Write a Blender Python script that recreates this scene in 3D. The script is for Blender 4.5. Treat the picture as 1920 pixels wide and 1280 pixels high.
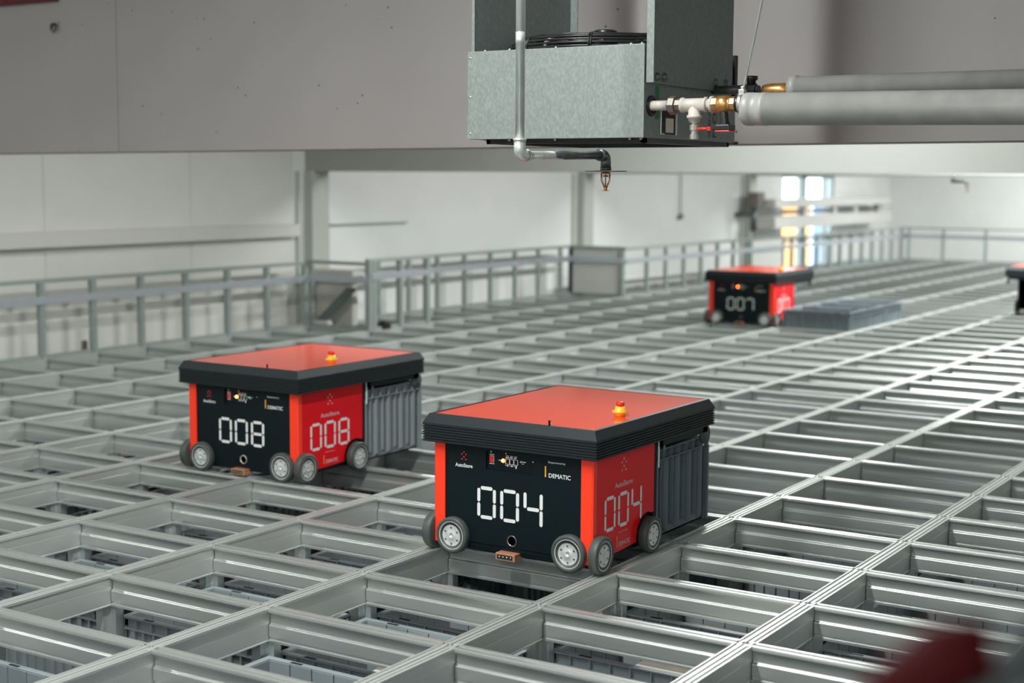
import bpy, math, random
from mathutils import Vector, Matrix

for o in list(bpy.data.objects):
    bpy.data.objects.remove(o)
SC = bpy.context.scene
COL = SC.collection
PI = math.pi

# ------------------------------------------------------------------ camera, world, exposure, lights
CAM = Vector((-2.927, -3.086, 1.336))
F = Vector((0.838, 0.534, -0.109)).normalized()
R = Vector((0.538, -0.843, 0.006))
R = (R - F * R.dot(F)).normalized()
U = R.cross(F)
cd = bpy.data.cameras.new('camera')
cam = bpy.data.objects.new('camera', cd)
COL.objects.link(cam)
cam.matrix_world = Matrix(((R.x, U.x, -F.x, CAM.x), (R.y, U.y, -F.y, CAM.y), (R.z, U.z, -F.z, CAM.z), (0, 0, 0, 1)))
cd.sensor_width = 36
cd.lens = 52.2
cd.clip_start = 0.05
cd.clip_end = 200
cd.dof.use_dof = True
cd.dof.focus_distance = 4.95
cd.dof.aperture_fstop = 2.2
SC.camera = cam
SC.view_settings.view_transform = 'Standard'
SC.view_settings.look = 'None'
SC.view_settings.gamma = 1
SC.view_settings.use_curve_mapping = False
SC.view_settings.exposure = 0.06

w = bpy.data.worlds.new('world')
SC.world = w
w.use_nodes = True
bg = w.node_tree.nodes['Background']
bg.inputs[0].default_value = (0.80, 0.90, 1.0, 1)
bg.inputs[1].default_value = 5.0

AX, AY, EX0, EX1 = 0.4885, 0.705, -2, 45     # grid pitch and extent in cells
BAYS = (2.62, 7.62, 12.62, 17.55)            # concrete beams


def area(name, loc, sx, sy, power, color=(1, 1, 1), rot=(0, 0, 0), spread=PI):
    l = bpy.data.lights.new(name, 'AREA')
    l.shape = 'RECTANGLE'
    l.size = sx
    l.size_y = sy
    l.energy = power
    l.color = color
    l.spread = spread
    o = bpy.data.objects.new(name, l)
    o.location = loc
    o.rotation_euler = rot
    COL.objects.link(o)
    return o


# strip lights that hang from the ceiling of every bay (their housings are built further down)
LIGHTS = [(-1.0, -0.40, 3.3, 3.0, 215), (-5.4, -3.6, 3.1, 0.9, 210), (-1.8, 4.4, 3.3, 1.8, 85),
          (5.7, 0.6, 2.9, 1.2, 165), (5.1, -4.5, 2.9, 3.0, 50), (3.8, 2.6, 2.9, 0.8, 60),
          (10.4, 0.6, 2.9, 2.4, 390), (10.1, -4.5, 2.9, 3.0, 70),
          (15.1, 0.6, 2.9, 3.0, 370), (15.1, -4.5, 2.9, 3.0, 90),
          (20.6, 1.6, 2.9, 3.6, 370), (20.6, -3.5, 2.9, 3.6, 150)]
for (lx, ly, lz, ln, pw) in LIGHTS:
    area('ceiling_strip_light', (lx, ly, lz), ln, 0.16, pw, (0.97, 1.0, 0.975))
# broad soft fill light added behind the camera; the wall there is closed
area('rear_fill_light', (-6.6, 1.0, 2.0), 2.2, 7.5, 50, (0.90, 0.96, 1.0), (PI / 2, 0, -PI / 2))

random.seed(7)


# ------------------------------------------------------------------ materials
def mat(name, color, rough=0.5, metal=0.0, noise=0.0, nscale=20, bump=0.0, bscale=200, spec=0.5, stretch=None, emit=None, estr=0, coat=0):
    m = bpy.data.materials.new(name)
    m.use_nodes = True
    nt = m.node_tree
    b = nt.nodes['Principled BSDF']
    b.inputs['Base Color'].default_value = (*color, 1)
    b.inputs['Roughness'].default_value = rough
    b.inputs['Metallic'].default_value = metal
    b.inputs['Specular IOR Level'].default_value = spec
    if coat:
        b.inputs['Coat Weight'].default_value = coat
        b.inputs['Coat Roughness'].default_value = 0.08
    if emit:
        b.inputs['Emission Color'].default_value = (*emit, 1)
        b.inputs['Emission Strength'].default_value = estr
    tc = nt.nodes.new('ShaderNodeTexCoord')
    mp = nt.nodes.new('ShaderNodeMapping')
    nt.links.new(tc.outputs['Object'], mp.inputs[0])
    if stretch:
        mp.inputs['Scale'].default_value = stretch
    if noise:
        n = nt.nodes.new('ShaderNodeTexNoise')
        n.inputs['Scale'].default_value = nscale
        n.inputs['Detail'].default_value = 5
        nt.links.new(mp.outputs[0], n.inputs['Vector'])
        r = nt.nodes.new('ShaderNodeValToRGB')
        r.color_ramp.elements[0].position = 0.3
        r.color_ramp.elements[1].position = 0.7
        r.color_ramp.elements[0].color = (*[c * (1 - noise) for c in color], 1)
        r.color_ramp.elements[1].color = (*[min(1, c * (1 + noise)) for c in color], 1)
        nt.links.new(n.outputs[0], r.inputs[0])
        nt.links.new(r.outputs[0], b.inputs['Base Color'])
    if bump:
        n = nt.nodes.new('ShaderNodeTexNoise')
        n.inputs['Scale'].default_value = bscale
        nt.links.new(mp.outputs[0], n.inputs['Vector'])
        bp = nt.nodes.new('ShaderNodeBump')
        bp.inputs['Strength'].default_value = bump
        bp.inputs['Distance'].default_value = 0.002
        nt.links.new(n.outputs[0], bp.inputs['Height'])
        nt.links.new(bp.outputs[0], b.inputs['Normal'])
    return m


def spotted(name, color, spot, scale, thr, rough=0.8):
    """painted concrete with sparse small blowholes and soft stains"""
    m = mat(name, color, rough, noise=0.05, nscale=1.3)
    nt = m.node_tree
    b = nt.nodes['Principled BSDF']
    src = b.inputs['Base Color'].links[0].from_socket
    tc = nt.nodes.new('ShaderNodeTexCoord')
    v = nt.nodes.new('ShaderNodeTexVoronoi')
    v.inputs['Scale'].default_value = scale
    nt.links.new(tc.outputs['Object'], v.inputs['Vector'])
    n2 = nt.nodes.new('ShaderNodeTexNoise')
    n2.inputs['Scale'].default_value = scale * 0.35
    nt.links.new(tc.outputs['Object'], n2.inputs['Vector'])
    m1 = nt.nodes.new('ShaderNodeMath')
    m1.operation = 'LESS_THAN'
    m1.inputs[1].default_value = thr
    nt.links.new(v.outputs['Distance'], m1.inputs[0])
    m2 = nt.nodes.new('ShaderNodeMath')
    m2.operation = 'GREATER_THAN'
    m2.inputs[1].default_value = 0.58
    nt.links.new(n2.outputs[0], m2.inputs[0])
    m3 = nt.nodes.new('ShaderNodeMath')
    m3.operation = 'MULTIPLY'
    nt.links.new(m1.outputs[0], m3.inputs[0])
    nt.links.new(m2.outputs[0], m3.inputs[1])
    mx = nt.nodes.new('ShaderNodeMix')
    mx.data_type = 'RGBA'
    nt.links.new(m3.outputs[0], mx.inputs[0])
    nt.links.new(src, mx.inputs[6])
    mx.inputs[7].default_value = (*spot, 1)
    nt.links.new(mx.outputs[2], b.inputs['Base Color'])
    return m


def galvanised(name, c0, c1, rough):
    m = mat(name, c0, rough, metal=0.5)
    nt = m.node_tree
    b = nt.nodes['Principled BSDF']
    tc = nt.nodes.new('ShaderNodeTexCoord')
    mp = nt.nodes.new('ShaderNodeMapping')
    mp.inputs['Scale'].default_value = (1, 1, 0.55)
    nt.links.new(tc.outputs['Object'], mp.inputs[0])
    v = nt.nodes.new('ShaderNodeTexVoronoi')
    v.inputs['Scale'].default_value = 150
    nt.links.new(mp.outputs[0], v.inputs['Vector'])
    n = nt.nodes.new('ShaderNodeTexNoise')
    n.inputs['Scale'].default_value = 130
    n.inputs['Detail'].default_value = 10
    nt.links.new(mp.outputs[0], n.inputs['Vector'])
    ad = nt.nodes.new('ShaderNodeMix')
    ad.data_type = 'RGBA'
    ad.inputs[0].default_value = 0.72
    nt.links.new(v.outputs['Color'], ad.inputs[6])
    nt.links.new(n.outputs['Fac'], ad.inputs[7])
    r = nt.nodes.new('ShaderNodeValToRGB')
    r.color_ramp.elements[0].position = 0.40
    r.color_ramp.elements[1].position = 0.66
    r.color_ramp.elements[0].color = (*c0, 1)
    r.color_ramp.elements[1].color = (*c1, 1)
    nt.links.new(ad.outputs[2], r.inputs[0])
    nt.links.new(r.outputs[0], b.inputs['Base Color'])
    return m


M = {}
M['alu'] = mat('brushed_aluminium', (0.56, 0.585, 0.57), 0.33, 0.72, noise=0.05, nscale=6, bump=0.25, bscale=60, stretch=(1, 0.06, 1))
M['alu_x'] = mat('brushed_aluminium_rail', (0.58, 0.60, 0.585), 0.44, 0.58, noise=0.05, nscale=6, bump=0.25, bscale=60, stretch=(0.06, 1, 1))
M['alu_post'] = mat('anodised_aluminium', (0.50, 0.55, 0.54), 0.36, 0.65, noise=0.06, nscale=8, stretch=(1, 1, 0.1))
M['fence'] = mat('fence_aluminium', (0.36, 0.41, 0.39), 0.45, 0.4)
M['fence_band'] = mat('fence_band', (0.56, 0.60, 0.64), 0.34, 0.7)
M['black'] = mat('matt_black_panel', (0.003, 0.0085, 0.0105), 0.42, bump=0.1, bscale=500, spec=0.2)
M['rim'] = mat('charcoal_rubber_rim', (0.010, 0.016, 0.018), 0.5, bump=0.3, bscale=500, spec=0.35)
M['orange'] = mat('signal_red_post', (1.0, 0.042, 0.010), 0.45)
M['red'] = mat('glossy_red_panel', (0.78, 0.005, 0.013), 0.20, spec=0.2)
M['lid'] = mat('red_lid_panel', (0.84, 0.060, 0.020), 0.13, spec=0.6)
M['white'] = mat('white_lettering', (0.74, 0.76, 0.74), 0.5)
M['whitedim'] = mat('thin_white_lettering', (0.68, 0.50, 0.46), 0.5)
M['amber'] = mat('amber_bar', (0.78, 0.36, 0.04), 0.5)
M['dotred'] = mat('red_dots', (0.75, 0.03, 0.03), 0.5)
M['tyre'] = mat('grey_rubber_tyre', (0.065, 0.075, 0.070), 0.5, noise=0.15, nscale=20, spec=0.4)
M['hub'] = mat('machined_hub', (0.74, 0.76, 0.75), 0.34, 0.45, noise=0.08, nscale=50)
M['steel'] = mat('dark_steel_bolt', (0.20, 0.21, 0.21), 0.35, 0.8)
M['copper'] = mat('copper_contact_block', (0.55, 0.26, 0.14), 0.4, 0.35)
M['brass'] = mat('brass', (0.60, 0.33, 0.12), 0.32, 0.8, noise=0.2, nscale=40)
M['yellow'] = mat('yellow_plastic', (0.90, 0.50, 0.03), 0.4)
M['button'] = mat('red_button', (0.75, 0.02, 0.008), 0.35)
M['led_o'] = mat('lit_orange_lamp', (1, 0.2, 0.05), 0.4, emit=(1.0, 0.13, 0.02), estr=22)
M['led_g'] = mat('lit_green_lamp', (0.05, 0.6, 0.1), 0.4, emit=(0.05, 0.7, 0.15), estr=1)
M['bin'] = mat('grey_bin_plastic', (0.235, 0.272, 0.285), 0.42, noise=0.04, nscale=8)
M['bin_shaded'] = mat('shaded_grey_bin_plastic', (0.10, 0.135, 0.155), 0.45, noise=0.04, nscale=8)  # bin grey darkened in colour for the shade under a robot lid
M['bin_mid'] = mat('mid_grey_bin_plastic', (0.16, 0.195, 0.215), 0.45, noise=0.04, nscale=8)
M['groove'] = mat('dark_slot', (0.01, 0.013, 0.015), 0.7)
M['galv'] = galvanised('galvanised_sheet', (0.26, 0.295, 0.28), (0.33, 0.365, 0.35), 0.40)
M['galv_shaded'] = galvanised('shaded_galvanised_sheet', (0.21, 0.24, 0.235), (0.265, 0.295, 0.285), 0.5)  # same sheet as above, with the shade of the side faces put into its colour
M['pipe'] = mat('galvanised_pipe', (0.72, 0.75, 0.73), 0.28, 0.6, noise=0.12, nscale=40, stretch=(1, 1, 0.3))
M['iron'] = mat('black_iron_pipe', (0.13, 0.14, 0.14), 0.38, 0.7, noise=0.3, nscale=30)
M['wire'] = mat('black_wire', (0.012, 0.012, 0.013), 0.35)
M['whitefit'] = mat('off_white_fitting', (0.50, 0.46, 0.41), 0.45, noise=0.06, nscale=40)
M['insul'] = mat('grey_insulation_jacket', (0.33, 0.33, 0.315), 0.38, noise=0.10, nscale=14, spec=0.4)
M['nickel'] = mat('nickel', (0.60, 0.58, 0.52), 0.3, 0.8)
M['bronze'] = mat('dull_union_metal', (0.20, 0.18, 0.155), 0.4, 0.7)
M['green'] = mat('green_sticker', (0.01, 0.17, 0.06), 0.5)
M['blackplastic'] = mat('black_plastic', (0.012, 0.013, 0.014), 0.3)
M['concrete'] = spotted('painted_concrete_beam', (0.32, 0.305, 0.30), (0.10, 0.09, 0.08), 16, 0.085)
M['wall'] = mat('white_wall_paint', (0.82, 0.825, 0.815), 0.75, noise=0.02, nscale=3)
M['wallwarm'] = mat('cream_wall_panel', (0.72, 0.72, 0.67), 0.75, noise=0.02, nscale=3)
M['beamfar'] = mat('beige_painted_beam', (0.38, 0.39, 0.36), 0.75, noise=0.03, nscale=2)
M['pillar'] = mat('grey_green_pilaster', (0.50, 0.52, 0.47), 0.7)
M['floor'] = mat('dark_concrete_floor', (0.05, 0.055, 0.06), 0.8, noise=0.2, nscale=3)
M['ceil'] = mat('ceiling_paint', (0.55, 0.54, 0.52), 0.85)
M['trunk'] = mat('white_trunking', (0.66, 0.65, 0.62), 0.5)
M['panelgrey'] = mat('beige_grey_panel', (0.66, 0.66, 0.63), 0.6)
M['slab'] = mat('dark_grey_plate', (0.13, 0.155, 0.15), 0.5)
M['redpaint'] = mat('red_paint', (0.10, 0.004, 0.006), 0.6)
M['greytube'] = mat('grey_paint', (0.035, 0.042, 0.043), 0.6, spec=0.2)
M['sleeve'] = mat('dark_red_sleeve', (0.035, 0.0012, 0.002), 0.7, spec=0.1)
M['darktube'] = mat('near_black_paint', (0.010, 0.015, 0.018), 0.5)
M['card'] = mat('pale_cardboard', (0.55, 0.54, 0.49), 0.7, noise=0.05)
M['brown'] = mat('brown_wrap', (0.22, 0.19, 0.16), 0.6, noise=0.1)
M['outwarm'] = mat('yellow_rendered_wall', (0.80, 0.42, 0.13), 0.8, noise=0.1, nscale=3)
M['outblue'] = mat('blue_grey_cladding', (0.20, 0.32, 0.45), 0.7)


# ------------------------------------------------------------------ mesh helpers
class MB:
    def __init__(s):
        s.v = []
        s.f = []
        s.sm = []

    def add(s, verts, faces, mx=None, smooth=False):
        n = len(s.v)
        if mx is not None:
            verts = [mx @ Vector(p) for p in verts]
        s.v += [tuple(p) for p in verts]
        s.f += [tuple(i + n for i in f) for f in faces]
        s.sm += [smooth] * len(faces)
        return s

    def box(s, a, b, mx=None):
        x0, y0, z0 = a
        x1, y1, z1 = b
        if x0 > x1: x0, x1 = x1, x0
        if y0 > y1: y0, y1 = y1, y0
        if z0 > z1: z0, z1 = z1, z0
        v = [(x0, y0, z0), (x1, y0, z0), (x1, y1, z0), (x0, y1, z0), (x0, y0, z1), (x1, y0, z1), (x1, y1, z1), (x0, y1, z1)]
        return s.add(v, [(0, 3, 2, 1), (4, 5, 6, 7), (0, 1, 5, 4), (1, 2, 6, 5), (2, 3, 7, 6), (3, 0, 4, 7)], mx)

    def loops(s, rings, mx=None, smooth=False, cap=True, close=False):
        n = len(rings[0])
        v = [p for r in rings for p in r]
        f = []
        k = len(rings)
        for i in range(k if close else k - 1):
            a, b = i * n, ((i + 1) % k) * n
            for j in range(n):
                j2 = (j + 1) % n
                f.append((a + j, a + j2, b + j2, b + j))
        s.add(v, f, mx, smooth)
        if cap and not close:
            base = len(s.v) - len(v)
            s.f.append(tuple(base + j for j in range(n))[::-1])
            s.f.append(tuple(base + (k - 1) * n + j for j in range(n)))
            s.sm += [False, False]
        return s

    def prism(s, poly, axis, a, b, mx=None):
        """poly: 2D points in the plane across axis ('x': (y,z), 'y': (x,z), 'z': (x,y))"""
        def P(t, p):
            return {'x': (t, p[0], p[1]), 'y': (p[0], t, p[1]), 'z': (p[0], p[1], t)}[axis]
        return s.loops([[P(a, p) for p in poly], [P(b, p) for p in poly]], mx)

    def lathe(s, prof, p0, d, seg=24, mx=None, smooth=True):
        """prof: (distance along d, radius)"""
        d = Vector(d).normalized()
        a = Vector((0, 0, 1)) if abs(d.z) < 0.9 else Vector((1, 0, 0))
        e1 = d.cross(a).normalized()
        e2 = d.cross(e1)
        p0 = Vector(p0)
        rings = []
        for (t, r) in prof:
            c = p0 + d * t
            rings.append([c + (e1 * math.cos(2 * PI * k / seg) + e2 * math.sin(2 * PI * k / seg)) * max(r, 1e-5) for k in range(seg)])
        return s.loops(rings, mx, smooth)

    def cyl(s, a, b, r, seg=16, r2=None, mx=None, smooth=True):
        a, b = Vector(a), Vector(b)
        return s.lathe([(0, r), ((b - a).length, r if r2 is None else r2)], a, b - a, seg, mx, smooth)

    def tube(s, pts, r, seg=10, close=False, mx=None):
        pts = [Vector(p) for p in pts]
        rings = []
        n = len(pts)
        prev = None
        for i, p in enumerate(pts):
            if close:
                t = pts[(i + 1) % n] - pts[i - 1]
            else:
                t = pts[min(i + 1, n - 1)] - pts[max(i - 1, 0)]
            t.normalize()
            if prev is None:
                a = Vector((0, 0, 1)) if abs(t.z) < 0.9 else Vector((1, 0, 0))
                e1 = t.cross(a).normalized()
            else:
                e1 = (prev - t * prev.dot(t)).normalized()
            prev = e1
            e2 = t.cross(e1)
            rings.append([p + (e1 * math.cos(2 * PI * k / seg) + e2 * math.sin(2 * PI * k / seg)) * r for k in range(seg)])
        return s.loops(rings, mx, True, close=close)

    def build(s, name, m, parent=None, bevel=0, label=None):
        me = bpy.data.meshes.new(name)
        me.from_pydata(s.v, [], s.f)
        me.polygons.foreach_set('use_smooth', s.sm)
        me.update()
        import bmesh
        b = bmesh.new()
        b.from_mesh(me)
        bmesh.ops.recalc_face_normals(b, faces=b.faces)
        b.to_mesh(me)
        b.free()
        me.materials.append(M[m])
        o = bpy.data.objects.new(name, me)
        COL.objects.link(o)
        if parent:
            o.parent = parent
        if bevel:
            md = o.modifiers.new('bevel', 'BEVEL')
            md.width = bevel
            md.segments = 2
            md.limit_method = 'ANGLE'
            md.angle_limit = math.radians(40)
        if label:
            o['label'] = label
        return o


def thing(name, label, cat, loc=(0, 0, 0), rz=0, group=None):
    o = bpy.data.objects.new(name, None)
    o.empty_display_size = 0.1
    COL.objects.link(o)
    o.location = loc
    o.rotation_euler = (0, 0, rz)
    return tag(o, label, cat, group)


def tag(o, label, cat, group=None):
    o['label'] = label
    o['category'] = cat
    if group:
        o['group'] = group
    return o


def struct(name, mb, m, bevel=0):
    o = mb.build(name, m, None, bevel)
    o['kind'] = 'structure'
    return o


def recenter(o):
    """move a mesh object's origin to the middle of its base"""
    vs = [v.co for v in o.data.vertices]
    c = Vector(((min(v.x for v in vs) + max(v.x for v in vs)) / 2, (min(v.y for v in vs) + max(v.y for v in vs)) / 2, min(v.z for v in vs)))
    o.data.transform(Matrix.Translation(-c))
    o.location = o.location + c
    return o


def copy_tree(o, parent=None):
    c = o.copy()
    COL.objects.link(c)
    if parent:
        c.parent = parent
    for ch in list(o.children):
        copy_tree(ch, c)
    return c


def text_mb(mb, body, x0, z0, w_, h, place):
    """flat lettering fitted to a box w_ x h, mapped with place(u, v)"""
    cu = bpy.data.curves.new('lettering', 'FONT')
    cu.body = body
    cu.offset = 0.016
    cu.resolution_u = 3
    ob = bpy.data.objects.new('lettering', cu)
    COL.objects.link(ob)
    dg = bpy.context.evaluated_depsgraph_get()
    me = bpy.data.meshes.new_from_object(ob.evaluated_get(dg))
    bpy.data.objects.remove(ob)
    vs = [v.co.copy() for v in me.vertices]
    lx, hx = min(v.x for v in vs), max(v.x for v in vs)
    ly, hy = min(v.y for v in vs), max(v.y for v in vs)
    verts = [place(x0 + (v.x - lx) / (hx - lx) * w_, z0 + (v.y - ly) / (hy - ly) * h) for v in vs]
    mb.add(verts, [tuple(p.vertices) for p in me.polygons])
    return mb


# ------------------------------------------------------------------ the room
XL, XR, YL, YR = -7.0, 24.2, 5.9, -9.0
ZF, ZC = -2.6, 3.4
b = MB().box((XL, YR, ZF - 0.1), (XR, YL, ZF))
struct('floor', b, 'floor')
b = MB().box((XL, YR, ZC), (XR, YL, ZC + 0.1))
struct('ceiling', b, 'ceil')
# left wall: cream cladding panels up to the first pilaster, plain white further on, opening for the window
WX0, WX1, WZ0, WZ1 = 19.0, 21.3, -0.25, 1.42
b = MB()
nx = XL
seams = [-4.4, -1.2, 2.0, 4.62, 6.15, 7.45]
for sx in seams:
    b.box((nx + 0.004, YL, ZF), (sx - 0.004, YL + 0.12, ZC))
    b.box((sx - 0.004, YL + 0.006, ZF), (sx + 0.004, YL + 0.12, ZC))
    nx = sx
struct('wall_left', b, 'wallwarm')
b = MB()
b.box((7.45, YL, ZF), (WX0, YL + 0.12, ZC))
b.box((WX1, YL, ZF), (XR, YL + 0.12, ZC))
b.box((WX0, YL, WZ1), (WX1, YL + 0.12, ZC))
b.box((WX0, YL, ZF), (WX1, YL + 0.12, WZ0))
struct('wall_left_rear', b, 'wall')
struct('wall_far', MB().box((XR, YR, ZF), (XR + 0.12, YL + 0.12, ZC)), 'wall')
struct('wall_right', MB().box((XL, YR - 0.12, ZF), (XR, YR, ZC)), 'wall')
struct('wall_back', MB().box((XL - 0.12, YR, ZF), (XL, YL, ZC)), 'wall')

# cross beams of the roof and the pilasters that carry them
b = MB()


def beam_piece(x0, x1, y0, y1):
    """length of the first beam; its soffit rises very slightly towards the right"""
    def z(y):
        return 1.4766 - 0.0043 * y
    b.loops([[(x0, y, z(y)), (x1, y, z(y)), (x1, y, ZC), (x0, y, ZC)] for y in (y0, y1)])


beam_piece(BAYS[0], BAYS[0] + 0.3, YR, 2.915)
beam_piece(BAYS[0] + 0.004, BAYS[0] + 0.3, 2.915, 2.92)
beam_piece(BAYS[0], BAYS[0] + 0.3, 2.92, YL)
struct('trim_1', b, 'concrete')
for i, (bx, bz) in enumerate(((BAYS[1], 1.392), (BAYS[2], 1.40), (BAYS[3], 1.40))):
    struct('trim_%d' % (i + 2), MB().box((bx, YR, bz), (bx + 0.25, YL, ZC)), 'beamfar')
    b = MB().box((bx - 0.02, YL - 0.10, ZF), (bx + 0.22, YL + 0.02, bz))
    b.box((bx - 0.14, YL - 0.03, ZF), (bx - 0.11, YL + 0.02, bz))
    struct('trim_%d' % (i + 6), b, 'pillar')
# red painted strip high on the first beam, left
struct('trim_10', MB().box((2.585, 3.35, 2.27), (2.62, 5.85, 2.34)), 'redpaint')
# long white trunking on the left wall
b = MB().box((-6, YL - 0.09, 0.80), (7.45, YL - 0.001, 0.915))
t = b.build('cable_trunking', 'trunk', bevel=0.006)
tag(recenter(t), 'long white cable trunking running along the cream wall above the nearest fence', 'cable trunking')
b = MB().box((7.95, YL - 0.035, 0.885), (9.15, YL, 0.90))
tag(recenter(b.build('cable_trunking', 'fence')), 'short thin grey strip mounted on the white wall just past the first pilaster', 'cable trunking')

# window in the far left wall, with the daylight behind it
wf = MB()
for x in (WX0, 20.0, WX1 - 0.06):
    wf.box((x, YL + 0.01, WZ0), (x + 0.06, YL + 0.09, WZ1))
wf.box((19.84, YL + 0.01, WZ0), (20.0, YL + 0.09, WZ1))
wf.box((20.92, YL + 0.01, WZ0), (21.0, YL + 0.09, WZ1))
for z in (WZ0, 0.36, WZ1 - 0.05):
    wf.box((WX0, YL + 0.01, z), (WX1, YL + 0.09, z + 0.05))
win = struct('window_1', wf, 'fence')
m = bpy.data.materials.new('window_glass')
m.use_nodes = True
pb = m.node_tree.nodes['Principled BSDF']
pb.inputs['Transmission Weight'].default_value = 1
pb.inputs['Roughness'].default_value = 0.02
pb.inputs['IOR'].default_value = 1.02
M['glass'] = m
MB().box((WX0, YL + 0.045, WZ0), (WX1, YL + 0.051, WZ1)).build('pane', 'glass', win)
o = MB().box((25.6, 8.6, ZF), (27.2, 9.4, 0.85)).box((25.5, 8.5, 0.85), (27.3, 9.5, 0.93)).build('outbuilding', 'outwarm')
tag(recenter(o), 'warm yellow low building seen blurred through the far window', 'building')
o = MB().box((29.4, 8.6, ZF), (31.6, 9.4, 0.75)).box((29.3, 8.5, 0.75), (31.7, 9.5, 0.83)).build('outbuilding', 'outblue')
tag(recenter(o), 'blue grey low building seen blurred through the far window', 'building')

# two white ducts in front of the far window, with a dark service pipe between them
b = MB().box((17.6, 5.42, 0.93), (22.9, 5.72, 1.05))
tag(recenter(b.build('ventilation_duct', 'trunk', bevel=0.01)), 'upper of two long white ducts crossing in front of the far window', 'duct')
b = MB().box((17.6, 5.42, 0.62), (22.9, 5.72, 0.80))
tag(recenter(b.build('ventilation_duct', 'trunk', bevel=0.01)), 'lower of two long white ducts crossing in front of the far window', 'duct')
dk = thing('service_pipe', 'dark pipe with white brackets lying between the two white ducts by the far window', 'pipe', (20.4, 5.55, 0.80))
MB().cyl((-2.2, 0, 0.06), (2.3, 0, 0.06), 0.03, 12).build('pipe', 'steel', dk)
for q in (-1.4, -0.1, 0.9, 2.1):
    MB().box((q - 0.06, -0.05, 0.0), (q + 0.06, 0.05, 0.13)).build('bracket', 'trunk', dk)

# small dark valve unit left of the far window
vt = thing('valve_unit', 'small dark grey valve unit with drop pipe on the wall left of the far window', 'valve', (17.35, 5.62, 0.60))
MB().box((-0.13, -0.08, 0.32), (0.13, 0.08, 0.56)).cyl((0.13, 0, 0.44), (0.26, 0, 0.40), 0.04).build('body', 'bronze', vt, 0.01)
MB().cyl((-0.10, 0, 0.0), (-0.10, 0, 0.34), 0.045).box((-0.14, 0, 0.2), (-0.06, 0.28, 0.26)).build('drop_pipe', 'iron', vt)
MB().cyl((17.25, 5.55, 0.6), (17.25, 5.55, 0.605), 0.02)

# far sprinkler seen at the right end
fs = thing('sprinkler', 'small dark sprinkler hanging below the far beam at the right', 'sprinkler', (12.6, 1.28, 1.235))
MB().cyl((0.03, 0.12, 0.09), (0.03, 0.12, 0.166), 0.018).tube([(0.03, 0.13, 0.10), (0.0, 0.10, 0.10), (0, 0.0, 0.10), (0, -0.03, 0.09), (0, -0.035, 0.05)], 0.018).build('pipe', 'iron', fs)
MB().lathe([(0, 0.025), (0.02, 0.012), (0.06, 0.008), (0.062, 0.03), (0.066, 0.03)], (0, -0.035, 0.055), (0, 0, -1), 12).build('head', 'bronze', fs)

hc = thing('hanging_cable', 'thin dark cable with a small hook hanging down the white wall between two pilasters', 'cable', (15.35, 5.86, 0.78))
MB().tube([(0, 0.02, 0.66), (0, 0.0, 0.60), (0, 0, 0.12), (0.02, -0.01, 0.06), (0.05, -0.01, 0.03), (0.06, -0.01, 0.08)], 0.009, 8).build('cable', 'steel', hc)
MB().box((-0.03, -0.02, 0.02), (0.05, 0.02, 0.09)).build('plug', 'steel', hc, 0.004)

# hook high up on the first beam
hk = thing('wall_hook', 'small dark anchor hook high on the left part of the near concrete beam', 'hook', (2.62, 3.38, 2.10))
MB().tube([(0, 0.012, 0.05), (-0.02, 0.012, 0.045), (-0.026, 0.008, 0.02), (-0.026, -0.008, 0.01), (-0.024, -0.014, 0.03), (-0.01, -0.014, 0.045)], 0.009, 8).build('hook', 'steel', hk)

# ------------------------------------------------------------------ grid
def yprof():
    """profile of a cross beam (x, z), symmetric"""
    h = [(0.004, -0.004), (0.004, -0.001), (0.006, 0.0), (0.0205, 0.0), (0.0222, -0.0006), (0.023, -0.0022), (0.023, -0.012), (0.0125, -0.015),
         (0.0108, -0.020), (0.0108, -0.045), (0.0113, -0.0478), (0.0125, -0.0495)]
    for q in range(8):
        an = math.radians(78 - q * 78 / 7)
        h.append((0.0132 + 0.0055 * math.cos(an), -0.0560 + 0.0055 * math.sin(an)))
    h += [(0.0187, -0.090), (0.0155, -0.092), (0.0155, -0.097), (0.022, -0.099), (0.022, -0.106)]
    return h + [(-x, z) for x, z in h[::-1]]


def xprof():
    """profile of a long rail (y, z): two wheel tracks with raised lips and a centre slot"""
    h = [(0.0035, -0.012), (0.0035, 0.0), (0.013, 0.0), (0.014, -0.0045), (0.022, -0.0045), (0.0235, 0.0), (0.029, 0.0), (0.029, -0.008),
         (0.0265, -0.010), (0.0260, -0.040), (0.0252, -0.041), (0.0260, -0.042), (0.0260, -0.100), (0.0275, -0.102), (0.0275, -0.106)]
    return h + [(-x, z) for x, z in h[::-1]]


b = MB()
b.prism(yprof(), 'y', -AY / 2 + 0.0292, AY / 2 - 0.0292)
b.sm = [True] * len(b.sm)
YB_MESH = b.build('cross_beam', 'alu')
YB_MESH.data.set_sharp_from_angle(angle=math.radians(32))
COL.objects.unlink(YB_MESH)
ym = YB_MESH.data

b = MB()
for i in range(EX0, EX1):
    b.prism(xprof(), 'x', i * AX + 0.010, (i + 1) * AX - 0.010)
b.prism([(-0.020, -0.1), (-0.020, -0.008), (0.020, -0.008), (0.020, -0.1)], 'x', EX0 * AX - 0.02, EX1 * AX + 0.02)
for i in range(EX0, EX1 + 1):
    for sy in (-1, 1):
        b.box((i * AX - 0.024, sy * 0.016 - 0.004, -0.006), (i * AX + 0.024, sy * 0.016 + 0.004, -0.001))
XR_O = b.build('grid_rail', 'alu_x')
XR_O.location = (0, 5.64, 0)
tag(XR_O, 'long double track aluminium rail of the storage grid', 'rail', 'long rails of the grid')
for k in range(1, 15):
    c = XR_O.copy()
    COL.objects.link(c)
    c.location = (0, 5.64 - k * AY, 0)


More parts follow.
